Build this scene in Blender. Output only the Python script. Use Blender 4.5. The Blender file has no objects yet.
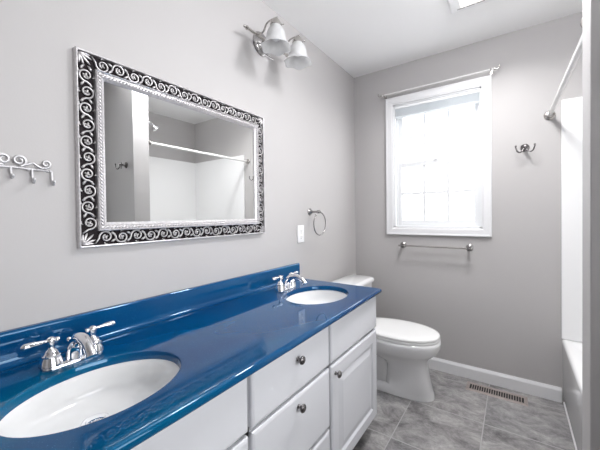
import bpy, bmesh, math, random
from mathutils import Vector, Matrix
random.seed(4)
S = bpy.context.scene
COL = S.collection
PI = math.pi

# ------------------------------------------------------------------ camera
f, th, pit, rol, sy = 305.17, math.radians(35.0185), math.radians(0.7692), math.radians(-0.6895), 5.6805
R_ = Vector((math.cos(th), math.sin(th), 0)); F_ = Vector((-math.sin(th), math.cos(th), 0)); U_ = Vector((0, 0, 1))
F2 = F_*math.cos(pit) - U_*math.sin(pit); U2 = U_*math.cos(pit) + F_*math.sin(pit)
R3 = R_*math.cos(rol) + U2*math.sin(rol); U3 = U2*math.cos(rol) - R_*math.sin(rol)
cd = bpy.data.cameras.new('camera'); cam = bpy.data.objects.new('camera', cd); COL.objects.link(cam)
M_ = Matrix((R3, U3, -F2)).transposed().to_4x4(); M_.translation = Vector((1.1707, 0, 1.2159)); cam.matrix_world = M_
cd.sensor_width = 36; cd.lens = f/600*36; cd.shift_y = -sy/600; cd.clip_start = 0.02
S.camera = cam

# ------------------------------------------------------------------ light
W_STRENGTH, EXPOSURE = 4.5, 0.0
w = bpy.data.worlds.new('sky'); S.world = w; w.use_nodes = True
bg = w.node_tree.nodes['Background']; bg.inputs[0].default_value = (0.95, 0.97, 1.0, 1); bg.inputs[1].default_value = W_STRENGTH
def area(name, loc, rot, sx, sy_, energy, col=(1, 1, 1), portal=False, spread=PI):
    l = bpy.data.lights.new(name, 'AREA'); l.shape = 'RECTANGLE'; l.size = sx; l.size_y = sy_; l.energy = energy; l.color = col; l.spread = spread
    o = bpy.data.objects.new(name, l); COL.objects.link(o); o.location = loc; o.rotation_euler = rot
    if portal: l.cycles.is_portal = True
    return o
YB, H, XR, YN = 2.541, 2.44, 2.33, -1.25      # back wall, ceiling, right wall, wall behind the camera
PY1, PY2, PX = 1.245, 1.376, 1.358            # partition at the end of the tub
area('window_portal', (0.668, YB+0.13, 1.61), (-PI/2, 0, 0), 0.66, 1.04, 1, portal=True)
area("ceiling_fixture_light", (1.01, 1.91, 2.405), (0, 0, 0), 0.22, 0.22, 12.5, (0.98, 0.97, 0.97), spread=math.radians(150))
def point_fill(name, loc, r, energy, col):
    l = bpy.data.lights.new(name, 'POINT'); l.energy = energy; l.color = col; l.shadow_soft_size = r
    o = bpy.data.objects.new(name, l); COL.objects.link(o); o.location = loc
point_fill("added_ceiling_fill", (1.15, 1.27, 2.31), 0.12, 25, (0.96, 0.965, 1))  # added fill lamp out of view, no fixture here; lifts the whole room
area("added_side_fill", (2.27, 0.50, 1.50), (0, PI/2, 0), 1.4, 1.1, 10.0, (0.97, 0.98, 1), spread=math.radians(85))  # added fill panel, the right wall has no doorway; brightens left wall and cabinets
S.view_settings.view_transform = 'Standard'; S.view_settings.look = 'None'
S.view_settings.gamma = 1; S.view_settings.use_curve_mapping = False; S.view_settings.exposure = EXPOSURE

# ------------------------------------------------------------------ materials
def new_mat(name):
    m = bpy.data.materials.new(name); m.use_nodes = True
    return m, m.node_tree.nodes, m.node_tree.links, m.node_tree.nodes['Principled BSDF']
def mat(name, col, rough=0.5, metal=0.0, spec=0.5, coat=0.0, bump=0.0, bscale=200, var=0.0, vscale=3.0):
    m, N, L, b = new_mat(name)
    b.inputs['Base Color'].default_value = (*col, 1); b.inputs['Roughness'].default_value = rough
    b.inputs['Metallic'].default_value = metal; b.inputs['Specular IOR Level'].default_value = spec
    b.inputs['Coat Weight'].default_value = coat; b.inputs['Coat Roughness'].default_value = 0.05
    tc = N.new('ShaderNodeTexCoord')
    if var > 0:
        n = N.new('ShaderNodeTexNoise'); n.inputs['Scale'].default_value = vscale; n.inputs['Detail'].default_value = 3
        L.new(tc.outputs['Object'], n.inputs['Vector'])
        r = N.new('ShaderNodeValToRGB'); L.new(n.outputs['Fac'], r.inputs[0])
        r.color_ramp.elements[0].position = 0.3; r.color_ramp.elements[1].position = 0.7
        r.color_ramp.elements[0].color = (*[c*(1-var) for c in col], 1); r.color_ramp.elements[1].color = (*[min(1, c*(1+var)) for c in col], 1)
        L.new(r.outputs[0], b.inputs['Base Color'])
    if bump > 0:
        n = N.new('ShaderNodeTexNoise'); n.inputs['Scale'].default_value = bscale; n.inputs['Detail'].default_value = 2
        L.new(tc.outputs['Object'], n.inputs['Vector'])
        bp = N.new('ShaderNodeBump'); bp.inputs['Strength'].default_value = bump; bp.inputs['Distance'].default_value = 0.001
        L.new(n.outputs['Fac'], bp.inputs['Height']); L.new(bp.outputs[0], b.inputs['Normal'])
    return m
WALL = mat('grey_paint', (0.50, 0.485, 0.48), 0.6, spec=0.3, bump=0.15, bscale=150, var=0.012, vscale=1.5)
CEIL = mat('ceiling_paint', (0.95, 0.945, 0.94), 0.85, spec=0.2, bump=0.1, bscale=180)
TRIM = mat('white_trim_paint', (0.80, 0.80, 0.81), 0.35, spec=0.4, var=0.01)
VINYL = mat('white_vinyl', (0.92, 0.93, 0.94), 0.35)
CAB = mat('cabinet_paint', (0.745, 0.755, 0.785), 0.38, spec=0.4, var=0.01, vscale=5)
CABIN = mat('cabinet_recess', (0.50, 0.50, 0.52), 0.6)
PORC = mat('white_porcelain', (0.88, 0.88, 0.88), 0.08, coat=0.5)
BASIN = mat('white_basin_gloss', (0.92, 0.92, 0.915), 0.14, coat=0.3)
SEATM = mat('white_toilet_seat', (0.88, 0.88, 0.87), 0.18)
ACRYL = mat('white_acrylic', (0.92, 0.92, 0.92), 0.14, coat=0.3)
CHROME = mat('chrome', (0.88, 0.88, 0.9), 0.06, 1.0)
NICKEL = mat('brushed_nickel', (0.36, 0.35, 0.345), 0.25, 1.0)
PEWTER = mat('dark_pewter', (0.22, 0.21, 0.21), 0.25, 1.0, var=0.2, vscale=60)
SATIN = mat('satin_nickel', (0.50, 0.48, 0.455), 0.22, 1.0)
WMETAL = mat('white_painted_metal', (0.78, 0.77, 0.76), 0.25)
SILVER = mat('antique_silver', (0.56, 0.54, 0.545), 0.32, 0.75, var=0.15, vscale=90)
SILVER2 = mat('pale_silver_leaf', (0.68, 0.66, 0.665), 0.32, 0.7, var=0.12, vscale=120)
DARKB = mat('dark_frame_ground', (0.018, 0.013, 0.015), 0.7, spec=0.2)
MIRR = mat('mirror_silvering', (0.86, 0.87, 0.86), 0.0, 1.0)
PLAST = mat('white_plastic', (0.88, 0.88, 0.88), 0.3)
DARK = mat('dark_slot', (0.02, 0.02, 0.02), 0.7)
VENT = mat('taupe_register_metal', (0.36, 0.31, 0.29), 0.45, 0.2, var=0.1, vscale=40)
VENTD = mat('brown_register_louvre', (0.10, 0.06, 0.045), 0.5)
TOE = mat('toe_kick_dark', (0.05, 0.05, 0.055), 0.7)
RUB = mat('grey_caulk', (0.45, 0.44, 0.43), 0.6)
RACKM = mat('pewter_white_rack', (0.60, 0.59, 0.60), 0.35, 0.6, var=0.12, vscale=80)

def lens_mat():
    m, N, L, b = new_mat('glowing_frosted_lens')
    b.inputs['Base Color'].default_value = (0.9, 0.88, 0.86, 1); b.inputs['Roughness'].default_value = 0.5
    b.inputs['Emission Color'].default_value = (1, 0.94, 0.9, 1); b.inputs['Emission Strength'].default_value = 0.6
    return m
LENS = lens_mat()
def glass_mat():
    m, N, L, b = new_mat('window_glass')
    N.remove(b); t = N.new('ShaderNodeBsdfTransparent'); g = N.new('ShaderNodeBsdfGlossy'); g.inputs['Roughness'].default_value = 0.01
    mx = N.new('ShaderNodeMixShader'); mx.inputs[0].default_value = 0.06
    L.new(t.outputs[0], mx.inputs[1]); L.new(g.outputs[0], mx.inputs[2]); L.new(mx.outputs[0], N['Material Output'].inputs[0])
    return m
GLASS = glass_mat()
def translucent(name, col, amt, transp=0.0, rough=0.4, veins=False):
    m, N, L, b = new_mat(name)
    b.inputs['Base Color'].default_value = (*col, 1); b.inputs['Roughness'].default_value = rough
    t = N.new('ShaderNodeBsdfTranslucent'); t.inputs[0].default_value = (*col, 1)
    mx = N.new('ShaderNodeMixShader'); mx.inputs[0].default_value = amt
    L.new(b.outputs[0], mx.inputs[1]); L.new(t.outputs[0], mx.inputs[2]); out = mx
    if veins:
        tc = N.new('ShaderNodeTexCoord'); n = N.new('ShaderNodeTexNoise'); n.inputs['Scale'].default_value = 14; n.inputs['Detail'].default_value = 4; n.inputs['Distortion'].default_value = 2
        L.new(tc.outputs['Object'], n.inputs['Vector']); r = N.new('ShaderNodeValToRGB'); L.new(n.outputs['Fac'], r.inputs[0])
        r.color_ramp.elements[0].position = 0.38; r.color_ramp.elements[1].position = 0.62
        r.color_ramp.elements[0].color = (*[c*0.86 for c in col], 1); r.color_ramp.elements[1].color = (*col, 1)
        L.new(r.outputs[0], b.inputs['Base Color'])
    if transp > 0:
        tr = N.new('ShaderNodeBsdfTransparent'); m2 = N.new('ShaderNodeMixShader'); m2.inputs[0].default_value = transp
        L.new(mx.outputs[0], m2.inputs[1]); L.new(tr.outputs[0], m2.inputs[2]); out = m2
    L.new(out.outputs[0], N['Material Output'].inputs[0])
    return m
ALAB = translucent('alabaster_glass', (0.86, 0.86, 0.86), 0.35, 0.18, 0.25, True)
SHADE = translucent('pale_cellular_fabric', (0.84, 0.87, 0.89), 0.2, 0, 0.8)
SASH = translucent('backlit_white_vinyl', (0.82, 0.83, 0.84), 0.02, 0, 0.35)

def blue_mat():
    m, N, L, b = new_mat('blue_cultured_marble')
    tc = N.new('ShaderNodeTexCoord')
    n = N.new('ShaderNodeTexNoise'); n.inputs['Scale'].default_value = 1.9; n.inputs['Detail'].default_value = 2; n.inputs['Distortion'].default_value = 0.3
    mp = N.new('ShaderNodeMapping'); mp.inputs['Scale'].default_value = (1.6, 0.55, 1.6)
    L.new(tc.outputs['Object'], mp.inputs[0]); L.new(mp.outputs[0], n.inputs['Vector'])
    r = N.new('ShaderNodeValToRGB'); L.new(n.outputs['Fac'], r.inputs[0])
    e = r.color_ramp.elements; e[0].position = 0.22; e[0].color = (0.0004, 0.032, 0.13, 1); e[1].position = 0.80; e[1].color = (0.0004, 0.15, 0.25, 1)
    mid = e.new(0.52); mid.color = (0.0004, 0.066, 0.185, 1)
    n2 = N.new('ShaderNodeTexNoise'); n2.inputs['Scale'].default_value = 420; n2.inputs['Detail'].default_value = 1
    L.new(tc.outputs['Object'], n2.inputs['Vector'])
    r2 = N.new('ShaderNodeValToRGB'); L.new(n2.outputs['Fac'], r2.inputs[0]); r2.color_ramp.elements[0].position = 0.66; r2.color_ramp.elements[1].position = 0.8
    r2.color_ramp.elements[0].color = (0, 0, 0, 1); r2.color_ramp.elements[1].color = (0.03, 0.10, 0.16, 1)
    ad = N.new('ShaderNodeMixRGB'); ad.blend_type = 'ADD'; ad.inputs[0].default_value = 1
    L.new(r.outputs[0], ad.inputs[1]); L.new(r2.outputs[0], ad.inputs[2]); L.new(ad.outputs[0], b.inputs['Base Color'])
    b.inputs['Roughness'].default_value = 0.012; b.inputs['IOR'].default_value = 1.60; b.inputs['Specular Tint'].default_value = (0.55, 0.80, 1.0, 1); b.inputs['Coat Weight'].default_value = 0.0; b.inputs['Coat Roughness'].default_value = 0.03
    return m
BLUE = blue_mat()

def floor_mat():
    m, N, L, b = new_mat('grey_stone_tile')
    tc = N.new('ShaderNodeTexCoord')
    mp = N.new('ShaderNodeMapping'); mp.inputs['Location'].default_value = (0.192, 0.0, 0)     # grout lines at x=.62, y=2.03
    L.new(tc.outputs['Object'], mp.inputs[0])
    br = N.new('ShaderNodeTexBrick'); br.offset = 0; br.squash = 1
    br.inputs['Scale'].default_value = 1; br.inputs['Brick Width'].default_value = 0.406; br.inputs['Row Height'].default_value = 0.406
    br.inputs['Mortar Size'].default_value = 0.0028; br.inputs['Mortar Smooth'].default_value = 0.2
    br.inputs['Color1'].default_value = (0, 0, 0, 1); br.inputs['Color2'].default_value = (1, 1, 1, 1)
    L.new(mp.outputs[0], br.inputs['Vector'])
    # per-tile shift of the stone figure
    vm = N.new('ShaderNodeVectorMath'); vm.operation = 'MULTIPLY_ADD'; vm.inputs[1].default_value = (3.1, 5.7, 2.3)
    L.new(br.outputs['Color'], vm.inputs[0]); L.new(tc.outputs['Object'], vm.inputs[2])
    n = N.new('ShaderNodeTexNoise'); n.inputs['Scale'].default_value = 7.0; n.inputs['Detail'].default_value = 14; n.inputs['Roughness'].default_value = 0.8; n.inputs['Distortion'].default_value = 0.35
    mp2 = N.new('ShaderNodeMapping'); mp2.inputs['Rotation'].default_value = (0, 0, 0.6); mp2.inputs['Scale'].default_value = (0.9, 1.25, 1)
    L.new(vm.outputs[0], mp2.inputs[0]); L.new(mp2.outputs[0], n.inputs['Vector'])
    r = N.new('ShaderNodeValToRGB'); L.new(n.outputs['Fac'], r.inputs[0])
    e = r.color_ramp.elements; e[0].position = 0.33; e[0].color = (0.075, 0.075, 0.08, 1); e[1].position = 0.68; e[1].color = (0.56, 0.56, 0.565, 1)
    a = e.new(0.44); a.color = (0.21, 0.208, 0.212, 1); a = e.new(0.55); a.color = (0.35, 0.348, 0.35, 1)
    w_ = N.new('ShaderNodeTexNoise'); w_.inputs['Scale'].default_value = 2.5; w_.inputs['Detail'].default_value = 4; L.new(vm.outputs[0], w_.inputs['Vector'])
    tint = N.new('ShaderNodeMixRGB'); tint.blend_type = 'MULTIPLY'; tint.inputs[2].default_value = (1.0, 0.95, 0.915, 1)
    L.new(w_.outputs['Fac'], tint.inputs[0]); L.new(r.outputs[0], tint.inputs[1])
    mx = N.new('ShaderNodeMixRGB'); L.new(br.outputs['Fac'], mx.inputs[0]); L.new(tint.outputs[0], mx.inputs[1]); mx.inputs[2].default_value = (0.43, 0.425, 0.425, 1)
    L.new(mx.outputs[0], b.inputs['Base Color'])
    rr = N.new('ShaderNodeMapRange'); L.new(n.outputs['Fac'], rr.inputs[0]); rr.inputs['To Min'].default_value = 0.22; rr.inputs['To Max'].default_value = 0.42
    L.new(rr.outputs[0], b.inputs['Roughness'])
    bp = N.new('ShaderNodeBump'); bp.inputs['Strength'].default_value = 0.35; bp.inputs['Distance'].default_value = 0.002
    sub = N.new('ShaderNodeMath'); sub.operation = 'SUBTRACT'; L.new(n.outputs['Fac'], sub.inputs[0]); L.new(br.outputs['Fac'], sub.inputs[1])
    L.new(sub.outputs[0], bp.inputs['Height']); L.new(bp.outputs[0], b.inputs['Normal'])
    return m
FLOOR = floor_mat()

# ------------------------------------------------------------------ helpers
def obj(name, bm, m, parent=None, smooth=False, bevel=0, seg=2, origin=None, angle=None):
    bmesh.ops.remove_doubles(bm, verts=bm.verts, dist=1e-6)
    bmesh.ops.recalc_face_normals(bm, faces=bm.faces)
    me = bpy.data.meshes.new(name)
    if origin is not None: bmesh.ops.translate(bm, verts=bm.verts, vec=-Vector(origin))
    bm.to_mesh(me); bm.free()
    if smooth:
        for p in me.polygons: p.use_smooth = True
        if angle: me.set_sharp_from_angle(angle=math.radians(angle))
    me.materials.append(m)
    o = bpy.data.objects.new(name, me); COL.objects.link(o)
    if origin is not None: o.location = origin
    if bevel:
        md = o.modifiers.new('bevel', 'BEVEL'); md.width = bevel; md.segments = seg; md.limit_method = 'ANGLE'; md.angle_limit = math.radians(40)
    if parent is not None:
        o.parent = parent
        o.location = Vector(o.location) - world_loc(parent)
    return o
def world_loc(o):
    v = Vector(o.location); p = o.parent
    while p: v += Vector(p.location); p = p.parent
    return v
def tag(o, label, cat, group=None):
    o['label'] = label; o['category'] = cat
    if group: o['group'] = group
    return o
def thing(name, label, cat, loc=(0, 0, 0), group=None):
    o = bpy.data.objects.new(name, None); COL.objects.link(o); o.location = loc; o.empty_display_size = 0.05
    return tag(o, label, cat, group)
def struct(name, bm, m, parent=None, **k):
    o = obj(name, bm, m, parent, **k)
    if parent is None: o['kind'] = 'structure'
    return o
def dup_tree(o, offset=(0, 0, 0), parent=None):
    c = o.copy(); COL.objects.link(c)
    if parent is not None: c.parent = parent
    else: c.location = Vector(o.location) + Vector(offset)
    for ch in list(o.children): dup_tree(ch, parent=c)
    return c
def B(bm, x0, y0, z0, x1, y1, z1):
    v = [bm.verts.new(p) for p in ((x0,y0,z0),(x1,y0,z0),(x1,y1,z0),(x0,y1,z0),(x0,y0,z1),(x1,y0,z1),(x1,y1,z1),(x0,y1,z1))]
    for q in ((0,3,2,1),(4,5,6,7),(0,1,5,4),(1,2,6,5),(2,3,7,6),(3,0,4,7)): bm.faces.new([v[i] for i in q])
    return bm
def box(*a): return B(bmesh.new(), *a)
def basis(d):
    d = Vector(d).normalized(); a = Vector((0, 0, 1)) if abs(d.z) < 0.9 else Vector((1, 0, 0))
    u = d.cross(a).normalized(); return u, d.cross(u).normalized(), d
def rings(bm, rs, cap0=True, cap1=True, closed=True):
    vs = [[bm.verts.new(p) for p in r] for r in rs]
    n = len(vs[0])
    for a, b in zip(vs, vs[1:]):
        for i in range(n if closed else n-1):
            j = (i+1) % n; bm.faces.new((a[i], a[j], b[j], b[i]))
    if cap0: bm.faces.new(vs[0][::-1])
    if cap1: bm.faces.new(vs[-1])
    return vs
def lathe(bm, base, axis, prof, n=24, sx=1.0, sy_=1.0, cap0=True, cap1=True):
    """prof: list of (radius, distance along axis)"""
    u, v, d = basis(axis); base = Vector(base)
    rs = []
    for r, t in prof:
        r = max(r, 1e-5)
        rs.append([base + d*t + u*(r*sx*math.cos(2*PI*i/n)) + v*(r*sy_*math.sin(2*PI*i/n)) for i in range(n)])
    rings(bm, rs, cap0, cap1); return bm
def tube(bm, pts, r, n=8, flat=1.0, nrm=None, caps=True):
    pts = [Vector(p) for p in pts]; rs = []
    N = len(pts); up = None
    for i, p in enumerate(pts):
        t = (pts[min(i+1, N-1)] - pts[max(i-1, 0)]).normalized()
        if nrm is not None: up = Vector(nrm)
        elif up is None: up = basis(t)[0]
        a = (up - t*up.dot(t)).normalized(); up = a if nrm is None else up
        b = t.cross(a)
        rr = r[i] if isinstance(r, (list, tuple)) else r
        rs.append([p + a*(rr*flat*math.cos(2*PI*k/n)) + b*(rr*math.sin(2*PI*k/n)) for k in range(n)])
    rings(bm, rs, caps, caps); return bm
def cyl(bm, a, b, r, n=20, r2=None):
    a, b = Vector(a), Vector(b); lathe(bm, a, b-a, [(r, 0), (r if r2 is None else r2, (b-a).length)], n); return bm
def ball(bm, c, r, n=10, s=(1, 1, 1)):
    c = Vector(c); m = n//2+1; rs = []
    for j in range(m+1):
        ph = PI*j/m; rr = max(math.sin(ph), 1e-4)
        rs.append([c + Vector((s[0]*r*rr*math.cos(2*PI*i/n), s[1]*r*rr*math.sin(2*PI*i/n), s[2]*r*math.cos(ph))) for i in range(n)])
    rings(bm, rs); return bm
def smoothpath(P, k=6):
    P = [Vector(p) for p in P]; out = []
    for i in range(len(P)-1):
        p0, p1, p2, p3 = P[max(i-1, 0)], P[i], P[i+1], P[min(i+2, len(P)-1)]
        for j in range(k):
            t = j/k
            out.append(0.5*((2*p1)+(p2-p0)*t+(2*p0-5*p1+4*p2-p3)*t*t+(3*p1-p0-3*p2+p3)*t**3))
    out.append(P[-1]); return out

# ================================================================== the setting
T = 0.13
struct('floor', box(-T, YN-2.0, -0.06, XR+T, YB+T, 0), FLOOR)
struct('ceiling', box(-T, YN-T, H, XR+T, YB+T, H+0.08), CEIL)
struct('wall_left', box(-T, YN-T, 0, 0, YB+T, H), WALL)
struct('wall_right', box(XR, YN-T, 0, XR+T, YB+T, H), WALL)
WX0, WX1, WZ0, WZ1 = 0.352, 0.984, 1.106, 2.118      # window opening
bm = bmesh.new()
B(bm, 0, YB, 0, WX0, YB+T, H); B(bm, WX1, YB, 0, XR, YB+T, H); B(bm, WX0, YB, 0, WX1, YB+T, WZ0); B(bm, WX0, YB, WZ1, WX1, YB+T, H)
struct('wall_back', bm, WALL)
DX0, DX1, DZ = 0.75, 1.56, 2.04
bm = bmesh.new()
B(bm, 0, YN-T, 0, DX0, YN, H); B(bm, DX1, YN-T, 0, XR, YN, H); B(bm, DX0, YN-T, DZ, DX1, YN, H)
struct('wall_front', bm, WALL)
struct('wall_partition', box(PX, PY1, 0, XR, PY2, H), WALL, bevel=0.003)

def base_profile(p0, p1, nrm, name):
    """baseboard from p0 to p1 with its thickness towards nrm"""
    p0, p1, nrm = Vector(p0), Vector(p1), Vector(nrm)
    prof = [(0, 0), (0.013, 0), (0.013, 0.072), (0.010, 0.080), (0.006, 0.086), (0.004, 0.092), (0, 0.092)]
    bm = bmesh.new(); rings(bm, [[p + nrm*a + Vector((0, 0, z)) for a, z in prof] for p in (p0, p1)])
    struct(name, bm, TRIM)
base_profile((0.0, YB, 0), (1.419, YB, 0), (0, -1, 0), 'baseboard_back')
base_profile((0, 1.66, 0), (0, YB-0.013, 0), (1, 0, 0), 'baseboard_left')
base_profile((PX, PY1, 0), (XR, PY1, 0), (0, -1, 0), 'baseboard_partition')
base_profile((PX, PY1-0.013, 0), (PX, PY2, 0), (-1, 0, 0), 'baseboard_partition_end')
base_profile((XR, YN, 0), (XR, PY1-0.013, 0), (-1, 0, 0), 'baseboard_right')
bm = bmesh.new()
B(bm, DX0-0.07, YN, 0, DX0, YN+0.016, DZ+0.07); B(bm, DX1, YN, 0, DX1+0.07, YN+0.016, DZ+0.07); B(bm, DX0, YN, DZ, DX1, YN+0.016, DZ+0.07)
struct('trim_1', bm, TRIM)

bm = bmesh.new(); y = YN-0.05
B(bm, DX0, y, 0.006, DX1, y+0.030, DZ)
for z0, z1 in ((0.18, 0.85), (1.0, 1.90)):
    for x0, x1 in ((DX0+0.11, (DX0+DX1)/2-0.05), ((DX0+DX1)/2+0.05, DX1-0.11)):
        rings(bm, [[(x0+i, y+h, z0+i), (x1-i, y+h, z0+i), (x1-i, y+h, z1-i), (x0+i, y+h, z1-i)] for i, h in ((0, 0.030), (0.006, 0.037), (0.02, 0.033), (0.05, 0.038))], False, True)
dr_ = struct('door_1', bm, TRIM)
bm = bmesh.new(); lathe(bm, (DX0+0.07, y+0.030, 0.95), (0, 1, 0), [(0.03, 0), (0.03, 0.006), (0.012, 0.010), (0.012, 0.03), (0.027, 0.045), (0.027, 0.06), (0.015, 0.068), (0, 0.069)], 20); obj('door_knob', bm, SATIN, dr_, smooth=True, angle=45)
# window 1: casing, jambs, double-hung sashes, cellular shade
win = bpy.data.objects.new('window_1', None); COL.objects.link(win); win['kind'] = 'structure'; win.location = ((WX0+WX1)/2, YB, WZ0)
OX0, OX1, OZ0, OZ1 = 0.292, 1.044, 1.046, 2.178
bm = bmesh.new()
outer = [(OX0, OZ0), (OX1, OZ0), (OX1, OZ1), (OX0, OZ1)]; inner = [(WX0, WZ0), (WX1, WZ0), (WX1, WZ1), (WX0, WZ1)]
def lerp2(a, b, t): return (a[0]+(b[0]-a[0])*t, a[1]+(b[1]-a[1])*t)
prof = [(0, 0), (0, 0.019), (0.08, 0.021), (0.3, 0.017), (0.8, 0.015), (0.88, 0.012), (1.0, 0.011), (1.0, 0)]   # across the casing, proud of wall
for i in range(4):
    j = (i+1) % 4
    a = [(*lerp2(outer[i], inner[i], t), d) for t, d in prof]; b = [(*lerp2(outer[j], inner[j], t), d) for t, d in prof]
    va = [bm.verts.new((x, YB-d, z)) for x, z, d in a]; vb = [bm.verts.new((x, YB-d, z)) for x, z, d in b]
    for k in range(len(prof)-1): bm.faces.new((va[k], va[k+1], vb[k+1], vb[k]))
obj('casing', bm, TRIM, win)
bm = bmesh.new(); jt = 0.012
B(bm, WX0, YB, WZ0, WX0+jt, YB+T, WZ1); B(bm, WX1-jt, YB, WZ0, WX1, YB+T, WZ1); B(bm, WX0, YB, WZ0, WX1, YB+T, WZ0+jt); B(bm, WX0, YB, WZ1-jt, WX1, YB+T, WZ1)
B(bm, WX0+jt, YB+0.034, WZ0+jt, WX0+jt+0.012, YB+0.042, WZ1-jt); B(bm, WX1-jt-0.012, YB+0.034, WZ0+jt, WX1-jt, YB+0.042, WZ1-jt)
obj('jamb_liner', bm, SASH, win)
def sash(z0, z1, y, railb, railt, nm):
    x0, x1 = WX0+jt+0.004, WX1-jt-0.004; st = 0.036; d = 0.026
    bm = bmesh.new()
    B(bm, x0, y, z0, x0+st, y+d, z1); B(bm, x1-st, y, z0, x1, y+d, z1); B(bm, x0+st, y, z0, x1-st, y+d, z0+railb); B(bm, x0+st, y, z1-railt, x1-st, y+d, z1)
    s = obj(nm, bm, SASH, win, bevel=0.003)
    gx0, gx1, gz0, gz1 = x0+st, x1-st, z0+railb, z1-railt
    obj('pane', box(gx0-0.004, y+d*0.6, gz0-0.004, gx1+0.004, y+d*0.6+0.004, gz1+0.004), GLASS, s)
    bm = bmesh.new(); g = 0.010
    for k in (1, 2):
        xx = gx0+(gx1-gx0)*k/3; B(bm, xx-g, y+0.004, gz0, xx+g, y+0.013, gz1)
    zz = (gz0+gz1)/2
    B(bm, gx0, y+0.0045, zz-g, gx1, y+0.0125, zz+g)
    obj('muntin_grille', bm, SASH, s)
    return s
sash(WZ0+jt, 1.640, YB+0.045, 0.045, 0.034, 'lower_sash')
sash(1.606, WZ1-jt, YB+0.078, 0.034, 0.040, 'upper_sash')
bm = bmesh.new(); lathe(bm, (0.668, YB+0.052, 1.640), (0, 0, 1), [(0.018, 0), (0.018, 0.006), (0.008, 0.012), (0, 0.012)], 14); B(bm, 0.662, YB+0.030, 1.646, 0.674, YB+0.052, 1.652)
obj('sash_lock', bm, VINYL, win)
# raised cellular shade
sh = thing('cellular_shade', 'pale grey-blue cellular shade drawn up at the top of the window', 'window shade', (0.668, YB+0.02, 2.10))
obj('head_rail', box(WX0+jt+0.001, YB+0.006, 2.086, WX1-jt-0.001, YB+0.032, WZ1-jt-0.001), VINYL, sh)
bm = bmesh.new()
zz0, zz1, npl = 2.024, 2.086, 8
front = []
for k in range(npl*2+1): front.append((YB+(0.004 if k % 2 else 0.011), zz0+(zz1-zz0)*k/(npl*2)))
prf = front + [(YB+0.03, zz1), (YB+0.03, zz0)]
rings(bm, [[(x, y, z) for y, z in prf] for x in (WX0+jt+0.003, WX1-jt-0.003)])
obj('pleated_fabric', bm, SHADE, sh)
obj('bottom_rail', box(WX0+jt+0.002, YB+0.005, 2.010, WX1-jt-0.002, YB+0.031, 2.024), SHADE, sh, bevel=0.002)

# ================================================================== tub and surround
TX = 1.42
tub = thing('bathtub', 'white bathtub with plain apron beside the right end of the baseboard', 'bathtub', (1.87, 1.96, 0))
def rrect(x0, x1, y0, y1, r, z, n=6):
    pts = []
    for cx, cy, a0 in ((x1-r, y1-r, 0), (x0+r, y1-r, 90), (x0+r, y0+r, 180), (x1-r, y0+r, 270)):
        for k in range(n+1):
            a = math.radians(a0+90*k/n); pts.append((cx+r*math.cos(a), cy+r*math.sin(a), z))
    return pts
bm = bmesh.new(); a, b_, c, d_ = TX, XR-0.001, PY2+0.001, YB-0.001
rings(bm, [rrect(a+0.012, b_, c, d_, 0.004, 0.001), rrect(a+0.012, b_, c, d_, 0.004, 0.045), rrect(a+0.004, b_, c, d_, 0.004, 0.055), rrect(a, b_, c, d_, 0.004, 0.385),
           rrect(a, b_, c, d_, 0.004, 0.400), rrect(a+0.006, b_-0.004, c+0.004, d_-0.004, 0.008, 0.408), rrect(a+0.016, b_-0.012, c+0.01, d_-0.01, 0.012, 0.411),
           rrect(a+0.075, b_-0.06, c+0.08, d_-0.09, 0.12, 0.409), rrect(a+0.085, b_-0.07, c+0.09, d_-0.10, 0.12, 0.400), rrect(a+0.12, b_-0.10, c+0.13, d_-0.15, 0.13, 0.15), rrect(a+0.17, b_-0.15, c+0.18, d_-0.21, 0.12, 0.10)])
obj('tub_shell', bm, ACRYL, tub, smooth=True, angle=40)
bm = bmesh.new(); tube(bm, [(TX+0.012, PY2+0.004, 0.006), (TX+0.012, YB-0.016, 0.006)], 0.007, 8)
obj('caulk_bead', bm, TRIM, tub)
bm = bmesh.new(); lathe(bm, (1.87, PY2+0.21, 0.101), (0, 0, 1), [(0.03, 0), (0.03, 0.003), (0.02, 0.004), (0, 0.004)], 18)
obj('tub_drain', bm, CHROME, tub, smooth=True, angle=40)
sur = thing('tub_surround', 'white moulded wall surround rising above the bathtub', 'tub surround', (1.87, YB, 0.41))
zt, zb = 1.92, 0.4115; st = 0.02
bm = bmesh.new(); B(bm, TX-0.003, YB-st, zb, XR-st, YB-0.0005, zt)
obj('back_panel', bm, ACRYL, sur, bevel=0.006, seg=3)
obj('side_panel', box(XR-st, PY2+st, zb, XR-0.0005, YB-0.0005, zt), ACRYL, sur, bevel=0.006, seg=3)
obj('plumbing_wall_panel', box(TX-0.003, PY2+0.0005, zb, XR-st, PY2+st, zt), ACRYL, sur, bevel=0.006, seg=3)
# moulded shelf in the corner
bm = bmesh.new(); cx_, cy_ = XR-st, YB-st
fan = [(cx_, cy_)] + [(cx_-0.14*math.cos(math.radians(t)), cy_-0.14*math.sin(math.radians(t))) for t in range(0, 91, 10)]
rings(bm, [[(x, y, z) for x, y in fan] for z in (1.12, 1.145)])
obj('corner_shelf', bm, ACRYL, sur)
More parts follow.
